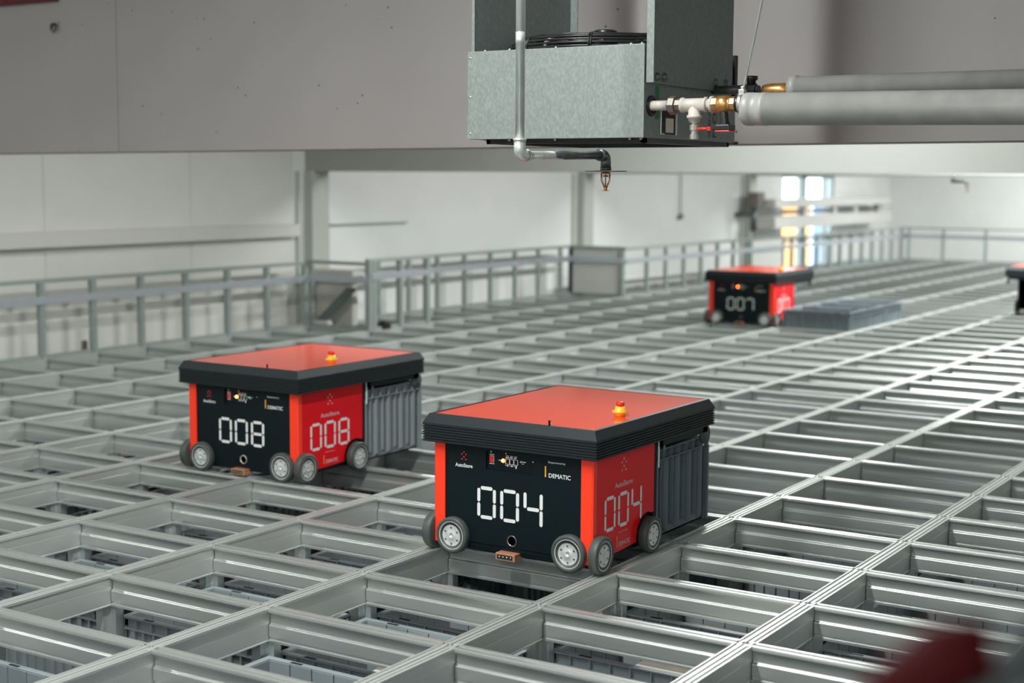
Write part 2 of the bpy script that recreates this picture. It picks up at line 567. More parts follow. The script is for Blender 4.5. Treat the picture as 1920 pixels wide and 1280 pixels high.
def to_px(p):
    d = Vector(p) - CAM
    z = d.dot(F)
    if z < 0.3:
        return None, None, z
    return 960 + 2784 * d.dot(R) / z, 640 - 2784 * d.dot(U) / z, z


cells = []
for a in range(EX0, EX1 + 1):
    for k in range(-8, 6):
        cells.append((a, k, (a * AX, -(k + 0.5) * AY, 0)))


def inview(p, m=60):
    x, y, z = to_px(p)
    return x is not None and -m < x < 1920 + m and -m < y < 1280 + m


def beam_rank(c):
    a, k, p = c
    vis = inview(p, 10) or inview((p[0], p[1] + AY / 2, 0), 10) or inview((p[0], p[1] - AY / 2, 0), 10)
    return (0 if vis else 1, to_px(p)[2])


srt = sorted(cells, key=beam_rank)
for (a, k, p) in srt[:300]:
    o = bpy.data.objects.new('cross_beam', ym)
    COL.objects.link(o)
    o.location = p
    tag(o, 'short ridged aluminium beam between two long grid rails', 'beam', 'cross beams of the grid')
    o['kind'] = 'thing'
    if (a, k) in ((3, 1), (1, 1), (4, 1), (6, 2)):
        tb = MB()
        text_mb(tb, '2ORE 161103-02', 0.050, -0.078, 0.062, 0.0075, lambda u, v: (-0.0178, AY / 2 - u, v))
        tb.build('stamped_lettering', 'trunk', o)
rest = MB()
for (a, k, p) in srt[300:]:
    rest.prism([(x + p[0], z) for x, z in yprof()], 'y', p[1] - AY / 2 + 0.0292, p[1] + AY / 2 - 0.0292)
rest.sm = [True] * len(rest.sm)
o = rest.build('cross_beams', 'alu')
o.data.set_sharp_from_angle(angle=math.radians(32))
o['kind'] = 'stuff'
tag(o, 'distant and outlying cross beams filling the rest of the aluminium grid', 'beam')

# uprights under the grid joints: cross-shaped profiles
A, T = 0.046, 0.0165
pl = [(A, -T), (A, T), (T + 0.004, T), (T, T + 0.004), (T, A), (-T, A), (-T, T + 0.004), (-T - 0.004, T), (-A, T), (-A, -T), (-T - 0.004, -T), (-T, -T - 0.004),
      (-T, -A), (T, -A), (T, -T - 0.004), (T + 0.004, -T)]
b = MB()
b.prism(pl, 'z', ZF, -0.107)
U_O = b.build('upright', 'alu_post')
COL.objects.unlink(U_O)
nodes = [(a * AX, -k * AY, 0) for a in range(EX0, EX1 + 1) for k in range(-8, 7)]
nodes.sort(key=lambda p: (0 if inview((p[0], p[1], -0.15), 40) else 1, to_px(p)[2]))
for p in nodes[:290]:
    o = bpy.data.objects.new('upright', U_O.data)
    COL.objects.link(o)
    o.location = p
    tag(o, 'cross-shaped aluminium upright standing under a joint of the grid', 'upright', 'uprights of the grid')
rest = MB()
for p in nodes[290:]:
    rest.prism([(x + p[0], y + p[1]) for x, y in pl], 'z', ZF, -0.107)
o = rest.build('uprights', 'alu_post')
o['kind'] = 'stuff'
tag(o, 'remaining uprights carrying the far and outer parts of the grid', 'upright')


# ------------------------------------------------------------------ storage bins
BX, BY, BH = 0.2245, 0.3245, 0.33       # half sizes and height


def bin_meshes(matname):
    """parts of a bin, origin at the middle of its base"""
    w_ = MB()
    i1, i0 = 0.016, 0.010
    # shell walls and base
    for sx in (-1, 1):
        w_.box((sx * (BX - i1), -BY + i1, 0.0), (sx * (BX - i1 - 0.004), BY - i1, BH - 0.002))
    for sy in (-1, 1):
        w_.box((-BX + i1, sy * (BY - i1), 0.0), (BX - i1, sy * (BY - i1 - 0.004), BH - 0.002))
    w_.box((-BX + i1, -BY + i1, 0.0), (BX - i1, BY - i1, 0.006))
    # inner lining panels with narrow gaps
    n = 7
    st = (2 * BY - 0.044) / n
    for sx in (-1, 1):
        for k in range(n):
            y0 = -BY + 0.022 + k * st
            w_.box((sx * (BX - i1 - 0.004), y0 + 0.0025, 0.006), (sx * (BX - i1 - 0.010), y0 + st - 0.0025, BH - 0.004))
    n = 4
    st = (2 * BX - 0.044) / n
    for sy in (-1, 1):
        for k in range(n):
            x0 = -BX + 0.022 + k * st
            w_.box((x0 + 0.0025, sy * (BY - i1 - 0.004), 0.006), (x0 + st - 0.0025, sy * (BY - i1 - 0.010), BH - 0.004))
    # outer fins
    n = 13
    for sx in (-1, 1):
        for k in range(n + 1):
            y = -BY + 0.006 + k * (2 * BY - 0.012) / n
            wd = 0.010 if k % 3 == 0 else 0.0035
            zl = 0.0 if k % 3 == 0 else 0.02
            w_.box((sx * (BX - i1), y - wd, zl), (sx * (BX - 0.003), y + wd, BH - 0.04))
    n = 9
    for sy in (-1, 1):
        for k in range(n + 1):
            x = -BX + 0.006 + k * (2 * BX - 0.012) / n
            wd = 0.012 if k % 2 == 0 else 0.004
            zl = 0.012 if k % 2 == 0 else 0.028
            w_.loops([[(x - wd, sy * (BY - i1), zl), (x + wd, sy * (BY - i1), zl), (x + wd * 0.55, sy * (BY - 0.003), zl + 0.01), (x - wd * 0.55, sy * (BY - 0.003), zl + 0.01)],
                      [(x - wd, sy * (BY - i1), BH - 0.04), (x + wd, sy * (BY - i1), BH - 0.04), (x + wd * 0.55, sy * (BY - 0.003), BH - 0.04), (x - wd * 0.55, sy * (BY - 0.003), BH - 0.04)]])
    # rim: top frame, second frame, short verticals between
    r = MB()

    def ring(z0, z1, o, i):
        r.box((-BX + o, -BY + o, z0), (BX - o, -BY + i, z1))
        r.box((-BX + o, BY - i, z0), (BX - o, BY - o, z1))
        r.box((-BX + o, -BY + i, z0), (-BX + i, BY - i, z1))
        r.box((BX - i, -BY + i, z0), (BX - o, BY - i, z1))
    ring(BH - 0.005, BH, 0.0, 0.024)
    ring(BH - 0.042, BH - 0.037, 0.0, 0.017)
    for sx in (-1, 1):
        for k in range(10):
            y = -BY + 0.004 + k * (2 * BY - 0.008) / 9
            r.box((sx * BX, y - 0.0018, BH - 0.038), (sx * (BX - 0.016), y + 0.0018, BH - 0.004))
    for sy in (-1, 1):
        for k in range(8):
            x = -BX + 0.004 + k * (2 * BX - 0.008) / 7
            r.box((x - 0.0018, sy * BY, BH - 0.038), (x + 0.0018, sy * (BY - 0.016), BH - 0.004))
    # dark lifting slots in the top of the rim
    sl = MB()
    for sx in (-1, 1):
        for y in (-0.20, 0.20):
            sl.box((sx * (BX - 0.019), y - 0.022, BH - 0.001), (sx * (BX - 0.007), y + 0.022, BH + 0.0008))
    return w_, r, sl


def make_bin(label, group=None, m='bin', loc=(0, 0, 0), rz=0):
    t = thing('storage_bin', label, 'storage bin', loc, rz, group)
    w_, r, sl = bin_meshes(m)
    w_.build('bin_body', m, t)
    r.build('rim', m, t)
    sl.build('lifting_slots', 'groove', t)
    return t


GL = 'open grey plastic storage bin in the top layer just under the aluminium grid'
proto = make_bin(GL, 'bins in the top layer under the grid')
used = False
deepcells = {(3, 0), (4, -2), (5, -2), (4, 0), (0, -2), (8, -4), (6, 1), (7, 2), (9, -2), (3, -3)}
bincount = 0
cellbins = []
for a in range(EX0, 26):
    for k in range(-8, 6):
        c = ((a + 0.5) * AX, -(k + 0.5) * AY, -0.2)
        x, y, z = to_px(c)
        if x is None or z > 9.5 or not (-140 < x < 2060 and y < 1480):
            continue
        cellbins.append((a, k, c))
CONT = {}
for (a, k, c) in cellbins:
    rr = random.random()
    lvl = 0
    if (a, k) in deepcells or (rr < 0.10 and (a, k) not in ((0, 0), (1, 0), (2, 1), (2, 2), (1, -1))):
        lvl = 1
    o = proto if not used else copy_tree(proto)
    used = True
    top = -0.150 if lvl == 0 else -0.482
    o.location = (c[0], c[1], top - BH)
    if lvl:
        o['label'] = 'open grey plastic storage bin sunk one layer deeper below the grid'
        o['group'] = 'bins one layer deeper under the grid'
    bincount += 1
    CONT[(a, k)] = (c[0], c[1], top - BH + 0.007)

# goods lying in some of the nearest bins
def goods(a, k, kind, dx, dy, sx, sy, sz, m, label):
    if (a, k) not in CONT:
        return
    x, y, z = CONT[(a, k)]
    t = thing('goods_box', label, 'box', (x + dx, y + dy, z))
    h = sz
    MB().box((-sx, -sy, 0), (sx, sy, h)).build('carton', m, t, 0.004)
    MB().box((-0.02, -sy + 0.002, h), (0.02, sy - 0.002, h + 0.0012)).build('tape', 'brown' if m == 'card' else 'white', t)


goods(2, 1, 0, 0.0, -0.08, 0.17, 0.20, 0.26, 'card', 'pale grey flat box in the bin just right of the nearest robot')
goods(3, 1, 0, 0.0, 0.05, 0.18, 0.20, 0.20, 'brown', 'brown wrapped parcel in a bin right of the nearest robot')
goods(1, 0, 0, 0.03, -0.06, 0.15, 0.18, 0.24, 'card', 'pale carton in a bin in front of the nearest robot')
goods(1, -1, 0, 0.0, 0.04, 0.15, 0.17, 0.22, 'brown', 'brown carton in a bin left of the nearest robot')
goods(2, -1, 0, 0.0, -0.1, 0.15, 0.15, 0.27, 'card', 'pale carton in the bin between the two nearest robots')
goods(4, 1, 0, 0.0, 0.0, 0.15, 0.2, 0.18, 'card', 'low pale carton in a bin behind and right of the nearest robot')
goods(3, -3, 0, 0.0, 0.0, 0.16, 0.2, 0.16, 'redpaint', 'dark red carton deep in a bin left of robot 008')
goods(5, -5, 0, 0.0, -0.05, 0.16, 0.2, 0.28, 'redpaint', 'red carton in a bin near the left edge behind robot 008')
goods(3, -2, 0, 0.0, -0.05, 0.16, 0.2, 0.24, 'redpaint', 'red carton in the bin in front of robot 008')


# ------------------------------------------------------------------ robots
SEG = {'0': 'abcdef', '4': 'fgbc', '7': 'abcf', '8': 'abcdefg'}


def digit(mb, ch, u0, v0, W, H, t, place):
    """seven bar digit: place(u,v) with u to the right, v up, origin lower-left"""
    def bar(ua, va, ub, vb):
        dx, dy = ub - ua, vb - va
        L = math.hypot(dx, dy)
        ex, ey = dx / L, dy / L
        nx_, ny_ = -ey, ex
        r = t / 2
        pts = []
        for cx, cy, s0 in ((ub - ex * r, vb - ey * r, -PI / 2), (ua + ex * r, va + ey * r, PI / 2)):
            for q in range(7):
                an = s0 + PI * q / 6
                co, si = math.cos(an), math.sin(an)
                pts.append((cx + (ex * co + nx_ * si) * r, cy + (ey * co + ny_ * si) * r))
        mb.add([place(*p) for p in pts], [tuple(range(len(pts)))])
    g = t * 0.12
    h = t / 2
    L0, L1, B0, B1, Mi = u0 + h, u0 + W - h, v0 + h, v0 + H - h, v0 + H / 2
    segs = {'a': (L0 + h + g, B1, L1 - h - g, B1), 'd': (L0 + h + g, B0, L1 - h - g, B0), 'g': (L0 + h + g, Mi, L1 - h - g, Mi),
            'f': (L0, Mi + g, L0, v0 + H - h - g), 'e': (L0, v0 + h + g, L0, Mi - g),
            'b': (L1, Mi + g, L1, v0 + H - h - g), 'c': (L1, v0 + h + g, L1, Mi - g)}
    for s_ in SEG[ch]:
        if ch == '7' and s_ == 'f':
            bar(L0, Mi + H * 0.3, L0, v0 + H - h - g)
        elif ch == '4' and s_ in 'fb':
            x = L0 if s_ == 'f' else L1
            bar(x, Mi + g, x, v0 + H - g)
        elif ch == '4' and s_ == 'c':
            bar(L1, v0 + g, L1, Mi - g)
        else:
            bar(*segs[s_])


def disc(mb, c, r, place, n=14):
    mb.add([place(c[0] + r * math.cos(2 * PI * k / n), c[1] + r * math.sin(2 * PI * k / n)) for k in range(n)], [tuple(range(n))])


def rect(mb, u0, v0, u1, v1, place):
    mb.add([place(u0, v0), place(u1, v0), place(u1, v1), place(u0, v1)], [(0, 1, 2, 3)])


DOTS = ((0, 0.0225), (-0.0085, 0.015), (0.0085, 0.0145), (0, 0.005), (-0.0085, -0.003), (0.0085, -0.0035))


def wheel(parent, c, d, r=0.066, w_=0.036):
    """c: centre of the outer face, d: outward axis"""
    t = MB().lathe([(-w_, 0.030), (-w_, r - 0.006), (-w_ + 0.004, r), (-0.005, r), (-0.001, r - 0.003), (0.0, r - 0.008), (0.0005, r - 0.0115), (-0.002, r - 0.0135), (-0.006, 0.030), (-w_ + 0.002, 0.0295)], c, d, 40)
    ob = t.build('wheel', 'tyre', parent)
    h = MB().lathe([(-0.022, 0.0525), (-0.004, 0.0525), (-0.002, 0.0515), (-0.002, 0.0490), (-0.0045, 0.0470), (-0.0045, 0.015), (-0.003, 0.0125), (-0.003, 0.0045), (-0.008, 0.0040), (-0.008, 0.0)], c, d, 40)
    hb = h.build('hub', 'hub', ob)
    s_ = MB()
    D = Vector(d)
    a = Vector((0, 0, 1))
    e = D.cross(a)
    for q in range(6):
        an = q * PI / 3 + 0.5
        p = Vector(c) + (e * math.cos(an) + a * math.sin(an)) * 0.029 - D * 0.0045
        s_.lathe([(-0.002, 0.0035), (0.0025, 0.0033), (0.003, 0.002), (0.003, 0)], p, d, 10)
    s_.build('bolts', 'steel', ob)
    return ob


def make_robot(num, label, x, y, rz=0, green=False, roundport='steel', z=0.0):
    t = thing('storage_robot', label, 'robot', (x, y, z), rz)
    # chassis
    b = MB()
    b.box((0.03, -0.312, 0.045), (0.475, 0.312, 0.405))
    b.box((0.006, -0.20, 0.022), (0.46, 0.20, 0.05))
    b.box((0.445, -0.327, 0.05), (0.475, 0.327, 0.405))
    b.build('chassis', 'black', t, 0.003)
    # front panel with a shallow recess for the controls
    b = MB()
    X0 = 0.0
    for (y0, y1, z0, z1) in ((-0.285, 0.285, 0.05, 0.318), (-0.285, -0.088, 0.318, 0.405), (0.108, 0.285, 0.318, 0.405), (-0.088, 0.108, 0.386, 0.405)):
        b.box((X0, y0, z0), (0.03, y1, z1))
    b.box((0.008, -0.088, 0.318), (0.03, 0.108, 0.386))
    b.box((X0 + 0.004, -0.285, 0.034), (0.03, 0.285, 0.05))
    fp = b.build('front_panel', 'black', t)

    def PF(u, v):           # u runs to the right as seen from the front
        return (X0 - 0.0008, -u, v)

    def PR(u, v):           # inside the recess
        return (0.0072, -u, v)
    b = MB()
    for i, ch in enumerate(num):
        digit(b, ch, -0.1435 + i * 0.0965, 0.139, 0.0785, 0.117, 0.0128, PF)
    if num:
        b.build('number', 'white', fp)
    b = MB()
    text_mb(b, 'AutoStore', -0.238, 0.315, 0.0735, 0.0135, PF)
    b.build('lettering', 'white', fp)
    b = MB()
    text_mb(b, 'Empowered by', 0.149, 0.366, 0.068, 0.0085, PF)
    b.build('lettering', 'white', fp)
    b = MB()
    text_mb(b, 'DEMATIC', 0.151, 0.3175, 0.087, 0.0155, PF)
    b.build('lettering', 'white', fp)
    b = MB()
    for (u, v) in DOTS:
        disc(b, (-0.2015 + u, 0.347 + v), 0.0028, PF)
    b.build('dot_logo', 'dotred', fp)
    b = MB()
    rect(b, 0.135, 0.318, 0.1405, 0.356, PF)
    b.build('accent_bar', 'amber', fp)
    # markings and switches in the recess
    b = MB()
    disc(b, (-0.091, 0.3815), 0.0024, PR)
    rect(b, -0.0975, 0.371, -0.0775, 0.3735, PR)
    rect(b, -0.0975, 0.338, -0.0775, 0.3405, PR)
    for (u0, v0, u1, v1) in ((-0.0965, 0.3435, -0.0945, 0.368), (-0.0805, 0.3435, -0.0785, 0.368), (-0.0965, 0.366, -0.0785, 0.368), (-0.0965, 0.3435, -0.0785, 0.3455)):
        rect(b, u0, v0, u1, v1, PR)
    rect(b, -0.060, 0.3535, -0.046, 0.3555, PR)
    for i in range(3):
        u = -0.031 + i * 0.0172
        for (u0, v0, u1, v1) in ((u, 0.343, u + 0.002, 0.3625), (u + 0.0155, 0.343, u + 0.0175, 0.3625), (u, 0.361, u + 0.0175, 0.3625), (u, 0.343, u + 0.0175, 0.3445)):
            rect(b, u0, v0, u1, v1, PR)
        rect(b, u + 0.001, 0.365, u + 0.015 - 0.002 * i, 0.3695, PR)
        rect(b, u + 0.002, 0.372, u + 0.014, 0.374, PR)
        disc(b, (u + 0.010, 0.3385), 0.003, PR)
        rect(b, u, 0.338, u + 0.006, 0.3395, PR)
    disc(b, (-0.029, 0.381), 0.0024, PR)
    disc(b, (0.013, 0.3335), 0.0026, PR)
    rect(b, 0.036, 0.3565, 0.053, 0.359, PR)
    rect(b, 0.036, 0.350, 0.045, 0.352, PR)
    disc(b, (0.082, 0.3625), 0.0026, PR)
    b.build('control_markings', 'white', fp)
    MB().box((0.001, 0.0815, 0.3455), (0.009, 0.0935, 0.366)).build('rocker_switch', 'button', fp, 0.001)
    MB().lathe([(0, 0.0068), (0.004, 0.006), (0.006, 0.003), (0.0065, 0)], (0.008, 0.0405, 0.3545), (-1, 0, 0), 16).build('status_lamp', 'led_o', fp)
    MB().lathe([(0, 0.0036), (0.003, 0.003), (0.0035, 0)], (0.008, -0.0335, 0.3575), (-1, 0, 0), 12).build('status_lamp', 'led_g' if green else 'whitedim', fp)
    b = MB().lathe([(0, 0.0205), (0.003, 0.0200), (0.003, 0.0165), (-0.004, 0.0155), (-0.004, 0)], (X0, -0.003, 0.074), (-1, 0, 0), 28)
    b.build('round_port', roundport, fp)
    # copper charging contact block
    b = MB().box((-0.030, -0.033, 0.008), (0.02, 0.047, 0.034))
    cb = b.build('charging_contact', 'copper', t, 0.002)
    b = MB().box((-0.0308, -0.024, 0.0135), (-0.029, 0.040, 0.0285))
    b.build('contact_slot', 'groove', cb)
    b = MB()
    for q in range(4):
        b.lathe([(0, 0.0035), (0.002, 0.003), (0.0022, 0)], (-0.0305, 0.030 - q * 0.0155, 0.021), (-1, 0, 0), 10)
    b.build('contact_pins', 'nickel', cb)
    # front corner posts
    for sy in (-1, 1):
        b = MB().prism([(-0.004, sy * 0.281), (-0.004, sy * 0.322), (0.0, sy * 0.328), (0.022, sy * 0.328), (0.022, sy * 0.30), (0.0, sy * 0.281)], 'z', 0.034, 0.405)
        b.build('corner_post', 'orange', t)
    # side panels with a wheel arch
    for sy in (-1, 1):
        poly = [(0.0225, 0.040), (0.0225, 0.405), (0.445, 0.405), (0.445, 0.142)]
        cx, cz, ar = 0.395, 0.064, 0.082
        for q in range(13):
            an = math.radians(62 + q * (188 - 62) / 12)
            px_, pz_ = cx + ar * math.cos(an), cz + ar * math.sin(an)
            if px_ < 0.445 and pz_ > 0.05:
                poly.append((px_, pz_))
        poly.append((0.313, 0.052))
        b = MB().prism(poly, 'y', sy * 0.312, sy * 0.328)
        sp = b.build('side_panel', 'red', t)

        def PS(u, v, sy=sy):      # u to the right as seen from that side
            return (u, -0.3288, v) if sy < 0 else (0.5 - u, 0.3288, v)
        if num:
            b = MB()
            for i, ch in enumerate(num):
                digit(b, ch, 0.076 + i * 0.0975, 0.130, 0.0790, 0.123, 0.0128, PS)
            b.build('number', 'white', sp)
        b = MB()
        text_mb(b, 'AutoStore', 0.148, 0.273, 0.130, 0.019, PS)
        b.build('lettering', 'whitedim', sp)
        b = MB()
        text_mb(b, 'DEMATIC', 0.182, 0.063, 0.084, 0.016, PS)
        b.build('lettering', 'whitedim', sp)
        b = MB()
        text_mb(b, 'Empowered by', 0.179, 0.111, 0.066, 0.005, PS)
        b.build('lettering', 'whitedim', sp)
        b = MB()
        rect(b, 0.1655, 0.062, 0.1705, 0.102, PS)
        b.build('accent_bar', 'amber', sp)
        b = MB()
        for (u, v) in DOTS:
            disc(b, (0.213 + u * 1.6, 0.335 + v * 1.55), 0.0040, PS)
        b.build('dot_logo', 'whitedim', sp)
        # pale guide strip on the lift opening
        MB().box((0.470, sy * 0.329, 0.295), (0.479, sy * 0.333, 0.40)).build('guide_strip', 'white', t, 0.001)
        MB().box((0.05, sy * 0.300, 0.03), (0.47, sy * 0.318, 0.052)).build('side_skirt', 'black', t)
    # wheels: two on the front, two on the rear, two on each side
    for sy in (-1, 1):
        wheel(t, (-0.026, sy * 0.241, 0.066), (-1, 0, 0))
        wheel(t, (0.026, sy * 0.361, 0.066), (0, sy, 0))
        wheel(t, (0.392, sy * 0.361, 0.066), (0, sy, 0))
        b = MB().cyl((-0.002, sy * 0.241, 0.066), (0.1, sy * 0.241, 0.066), 0.012)
        b.cyl((0.026, sy * 0.32, 0.066), (0.026, sy * 0.35, 0.066), 0.012)
        b.cyl((0.392, sy * 0.30, 0.066), (0.392, sy * 0.35, 0.066), 0.012)
        b.build('axle', 'steel', t)
    # overhanging lid: ribbed band, chamfer, flat top with recess
    x0, x1, y1 = -0.036, 0.893, 0.357
    rings = []

    def rr(o, z_):
        return [(x0 + o, -y1 + o, z_), (x1 - o, -y1 + o, z_), (x1 - o, y1 - o, z_), (x0 + o, y1 - o, z_)]
    rings.append(rr(0.012, 0.398))
    rings.append(rr(0.003, 0.400))
    z_ = 0.403
    for q in range(6):
        rings.append(rr(0.0, z_))
        rings.append(rr(0.0, z_ + 0.0048))
        rings.append(rr(0.0045, z_ + 0.0062))
        rings.append(rr(0.0045, z_ + 0.0082))
        z_ += 0.0095
    rings.append(rr(0.0, z_))
    rings.append(rr(0.0, 0.468))
    rings.append(rr(0.017, 0.4995))
    rings.append(rr(0.030, 0.5000))
    rings.append(rr(0.031, 0.4965))
    b = MB().loops(rings)
    lid = b.build('lid', 'rim', t)
    b = MB().box((x0 + 0.032, -y1 + 0.032, 0.4955), (x1 - 0.032, y1 - 0.032, 0.4990))
    b.build('lid_panel', 'lid', lid)
    # lift frame under the overhang
    b = MB()
    b.box((0.475, -0.335, 0.372), (0.875, -0.290, 0.398))
    b.box((0.475, 0.290, 0.372), (0.875, 0.335, 0.398))
    b.box((0.845, -0.335, 0.372), (0.880, 0.335, 0.398))
    b.box((0.475, -0.335, 0.372), (0.50, 0.335, 0.398))
    b.build('lift_frame', 'black', t)
    for sx in (0.52, 0.86):
        for sy in (-1, 1):
            MB().box((sx - 0.008, sy * 0.3285, 0.352), (sx + 0.008, sy * 0.331, 0.398)).build('lift_tape', 'steel', t)
    for sy in (-1, 1):
        MB().lathe([(0, 0), (0, 0.036), (0.012, 0.038), (0.013, 0)], (0.866, sy * 0.335, 0.362), (0, -sy, 0), 28).build('guide_roller', 'tyre', t)
    # emergency stop and antenna on the lid
    es = MB().lathe([(0, 0.018), (0.006, 0.018), (0.014, 0.028), (0.017, 0.029), (0.0245, 0.0185), (0.035, 0.0175), (0.0355, 0)], (0.315, -0.255, 0.499), (0, 0, 1), 28).build('emergency_stop', 'yellow', lid)
    MB().lathe([(0, 0.011), (0.003, 0.0155), (0.012, 0.0155), (0.016, 0.012), (0.0165, 0)], (0.315, -0.255, 0.5345), (0, 0, 1), 24).build('push_button', 'button', es)
    MB().lathe([(0, 0.0035), (0.014, 0.0035), (0.014, 0.0045), (0.019, 0.0045), (0.020, 0)], (-0.006, -0.155, 0.498), (0, 0, 1), 10).build('antenna', 'blackplastic', lid)
    return t


R4 = make_robot('004', 'red and black storage robot numbered 004, nearest and largest, on the grid', 1.370, -0.350)
R8 = make_robot('008', 'red and black storage robot numbered 008, on the grid at the left', 1.972, 1.465, green=True, roundport='nickel')
R7 = make_robot('007', 'small distant red and black storage robot numbered 007 beside three grey bins', 9.74, 2.478)
R0 = make_robot('', 'black backed storage robot cut off by the right edge of the photo', 13.03, 0.3525, PI)

make_bin('grey ribbed bin, coloured darker for shade, carried under the overhanging lid of robot 004', None, 'bin_shaded', (1.370 + 0.688, -0.350, 0.026))
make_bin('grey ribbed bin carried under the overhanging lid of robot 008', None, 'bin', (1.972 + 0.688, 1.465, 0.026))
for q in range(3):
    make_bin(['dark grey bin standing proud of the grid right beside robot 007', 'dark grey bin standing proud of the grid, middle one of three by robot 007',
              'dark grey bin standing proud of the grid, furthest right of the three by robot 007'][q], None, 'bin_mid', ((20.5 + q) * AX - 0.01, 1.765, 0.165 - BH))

# ------------------------------------------------------------------ perimeter fence
def fence(pts, h, label, posts, thick=0.045, infill=None, band_side=-1, dark=None):
    """pts: two ends; posts: distances of the posts from the first end"""
    a, c = Vector((*pts[0], 0)), Vector((*pts[1], 0))
    d = (c - a)
    L = d.length
    t = thing('perimeter_fence', label, 'fence', a, math.atan2(d.y, d.x))
    for q in posts:
        n = MB()
        w_ = thick / 2
        n.box((q - w_, -w_, 0.002), (q + w_, w_, h - 0.03))
        n.box((q - w_ * 0.35, -w_ - 0.002, 0.0), (q - w_ * 0.1, -w_, h - 0.03))
        n.build('post', 'darktube' if dark is not None and abs(q - dark) < 0.01 else 'fence', t, 0.002)
    MB().box((-thick / 2, -thick / 2, h - 0.03), (L + thick / 2, thick / 2, h)).build('top_rail', 'fence', t, 0.003)
    s0 = band_side * (thick / 2 + 0.004)
    MB().box((0, s0 - 0.006, h - 0.185), (L, s0 + 0.004, h - 0.125)).build('middle_rail', 'fence_band', t, 0.002)
    MB().box((0, -0.012, 0.002), (L, 0.012, 0.028)).build('bottom_rail', 'fence', t)
    for i in (infill or []):
        MB().box((i[0], -0.004, 0.03), (i[1], 0.006, h - 0.03)).build('infill_panel', 'panelgrey', t)
    return t


xs = 15 * AX
fence(((3.42, 5.64), (xs, 5.64)), 0.585, 'grey aluminium fence nearest the camera along the cream left wall', [0.50 + q * AX - 0.06 for q in range(7)] + [xs - 3.42 - 0.03, xs - 3.42 + 0.06])
fence(((xs, 5.64), (xs, 4.935)), 0.60, 'short return of the aluminium fence with a slanted plate behind it', [], 0.035)
fence(((xs, 4.935), (8.22, 4.935)), 0.63, 'short raised fence section standing forward beside the slanted plate', [0.0, 0.06, 0.45, 0.86], 0.05)
fence(((8.22, 5.64), (12.03, 5.64)), 0.57, 'middle run of aluminium fence along the white wall, ending at a dark post', [0.15 + q * AX for q in range(8)] + [3.81], 0.04, dark=3.81)
fence(((12.03, 5.64), (12.03, 4.935)), 0.57, 'short fence return with a beige panel between two posts', [0.68], 0.05, [(0.03, 0.66)])
fence(((12.03, 4.935), (15.6, 4.935)), 0.56, 'fence run beyond the beige panel, left of the far window', [0.56 + q * AX for q in range(7)], 0.04)
fence(((15.6, 4.935), (16.75, 4.935)), 0.56, 'fence section with a grey infill panel left of the far window', [0.0, 1.13], 0.045, [(0.03, 1.1)])
fence(((16.75, 4.935), (22.0, 4.935)), 0.56, 'fence run in front of the far window up to the far corner', [0.3 + q * AX for q in range(11)], 0.045)
fence(((22.0, 4.935), (22.0, -4.2)), 0.56, 'far fence crossing the end of the grid in front of the end wall', [0.0, 0.12] + [q * AY for q in range(1, 13)], 0.045, band_side=1)

# slanted dark plate in the fence return
sp = thing('sloping_plate', 'dark grey slanted plate leaning between two fence sections at the left', 'plate', (7.42, 5.56, 0.0))
b = MB().prism([(-0.06 + 0.12, 0.05), (-0.055, 0.05), (-0.42, 0.36), (-0.30, 0.36)], 'x', 0.0, 0.02)
b.build('plate', 'slab', sp)
b = MB().box((-0.02, -0.10, 0.0), (0.04, 0.10, 0.05))
b.build('foot', 'trunk', sp, 0.004)
o = MB().box((7.56, 5.30, 0.40), (7.72, 5.80, 0.50)).box((7.60, 5.34, 0.0), (7.68, 5.76, 0.40)).build('side_cabinet', 'card', bevel=0.004)
tag(recenter(o), 'beige side cabinet behind the slanted plate by the first pilaster', 'cabinet')
o = MB().box((7.50, 4.90, 0.0), (7.60, 5.0, 0.06)).cyl((7.55, 4.95, 0.06), (7.55, 4.95, 0.075), 0.03).build('rail_stop', 'blackplastic', bevel=0.003)
tag(recenter(o), 'small black end stop at the foot of the raised fence section', 'stop')
o = MB().box((-0.02, -0.012, 0.0), (0.02, 0.012, 0.09)).box((-0.026, -0.018, 0), (0.026, 0.018, 0.008)).build('bracket', 'bronze', bevel=0.002)
o.location = (4.80, 5.70, 0.0)
tag(o, 'small brown bracket standing behind the second fence post from the left', 'bracket')

# ------------------------------------------------------------------ hanging fan heater
UX0, UX1, UY0, UY1, UZ0, UZ1 = 1.384, 2.10, -0.838, -0.15, 1.470, 1.770
cx, cy = (UX0 + UX1) / 2, (UY0 + UY1) / 2
ht = thing('fan_heater', 'galvanised box-shaped fan heater hanging from two brackets in front of the beam', 'heater', (cx, cy, UZ0))
hx, hy, hz = (UX1 - UX0) / 2, (UY1 - UY0) / 2, UZ1 - UZ0
b = MB().box((-hx + 0.004, -hy, 0.0), (hx, hy, hz))
b.build('casing', 'galv_shaded', ht, 0.003)
b = MB().box((-hx - 0.001, -hy, 0.0), (-hx + 0.004, hy, hz))
b.build('front_sheet', 'galv', ht, 0.0015, 'galvanised front sheet in the lit tone')
b = MB()
for (yy, zz) in ((hy - 0.012, hz - 0.022), (hy - 0.012, hz - 0.155), (hy - 0.012, 0.02)):
    b.lathe([(0, 0.005), (0.002, 0.0045), (0.003, 0)], (-hx, yy, zz), (-1, 0, 0), 10)
for yy in (hy - 0.06, hy - 0.16, hy - 0.22, 0.0, -hy + 0.06, -hy + 0.02):
    b.lathe([(0, 0.006), (0.005, 0.005), (0.007, 0)], (-hx + 0.02, yy, hz), (0, 0, 1), 8)
    b.lathe([(0, 0.006), (0.005, 0.005), (0.007, 0)], (-hx + 0.02, yy, 0.0), (0, 0, -1), 8)
b.build('rivets', 'nickel', ht)
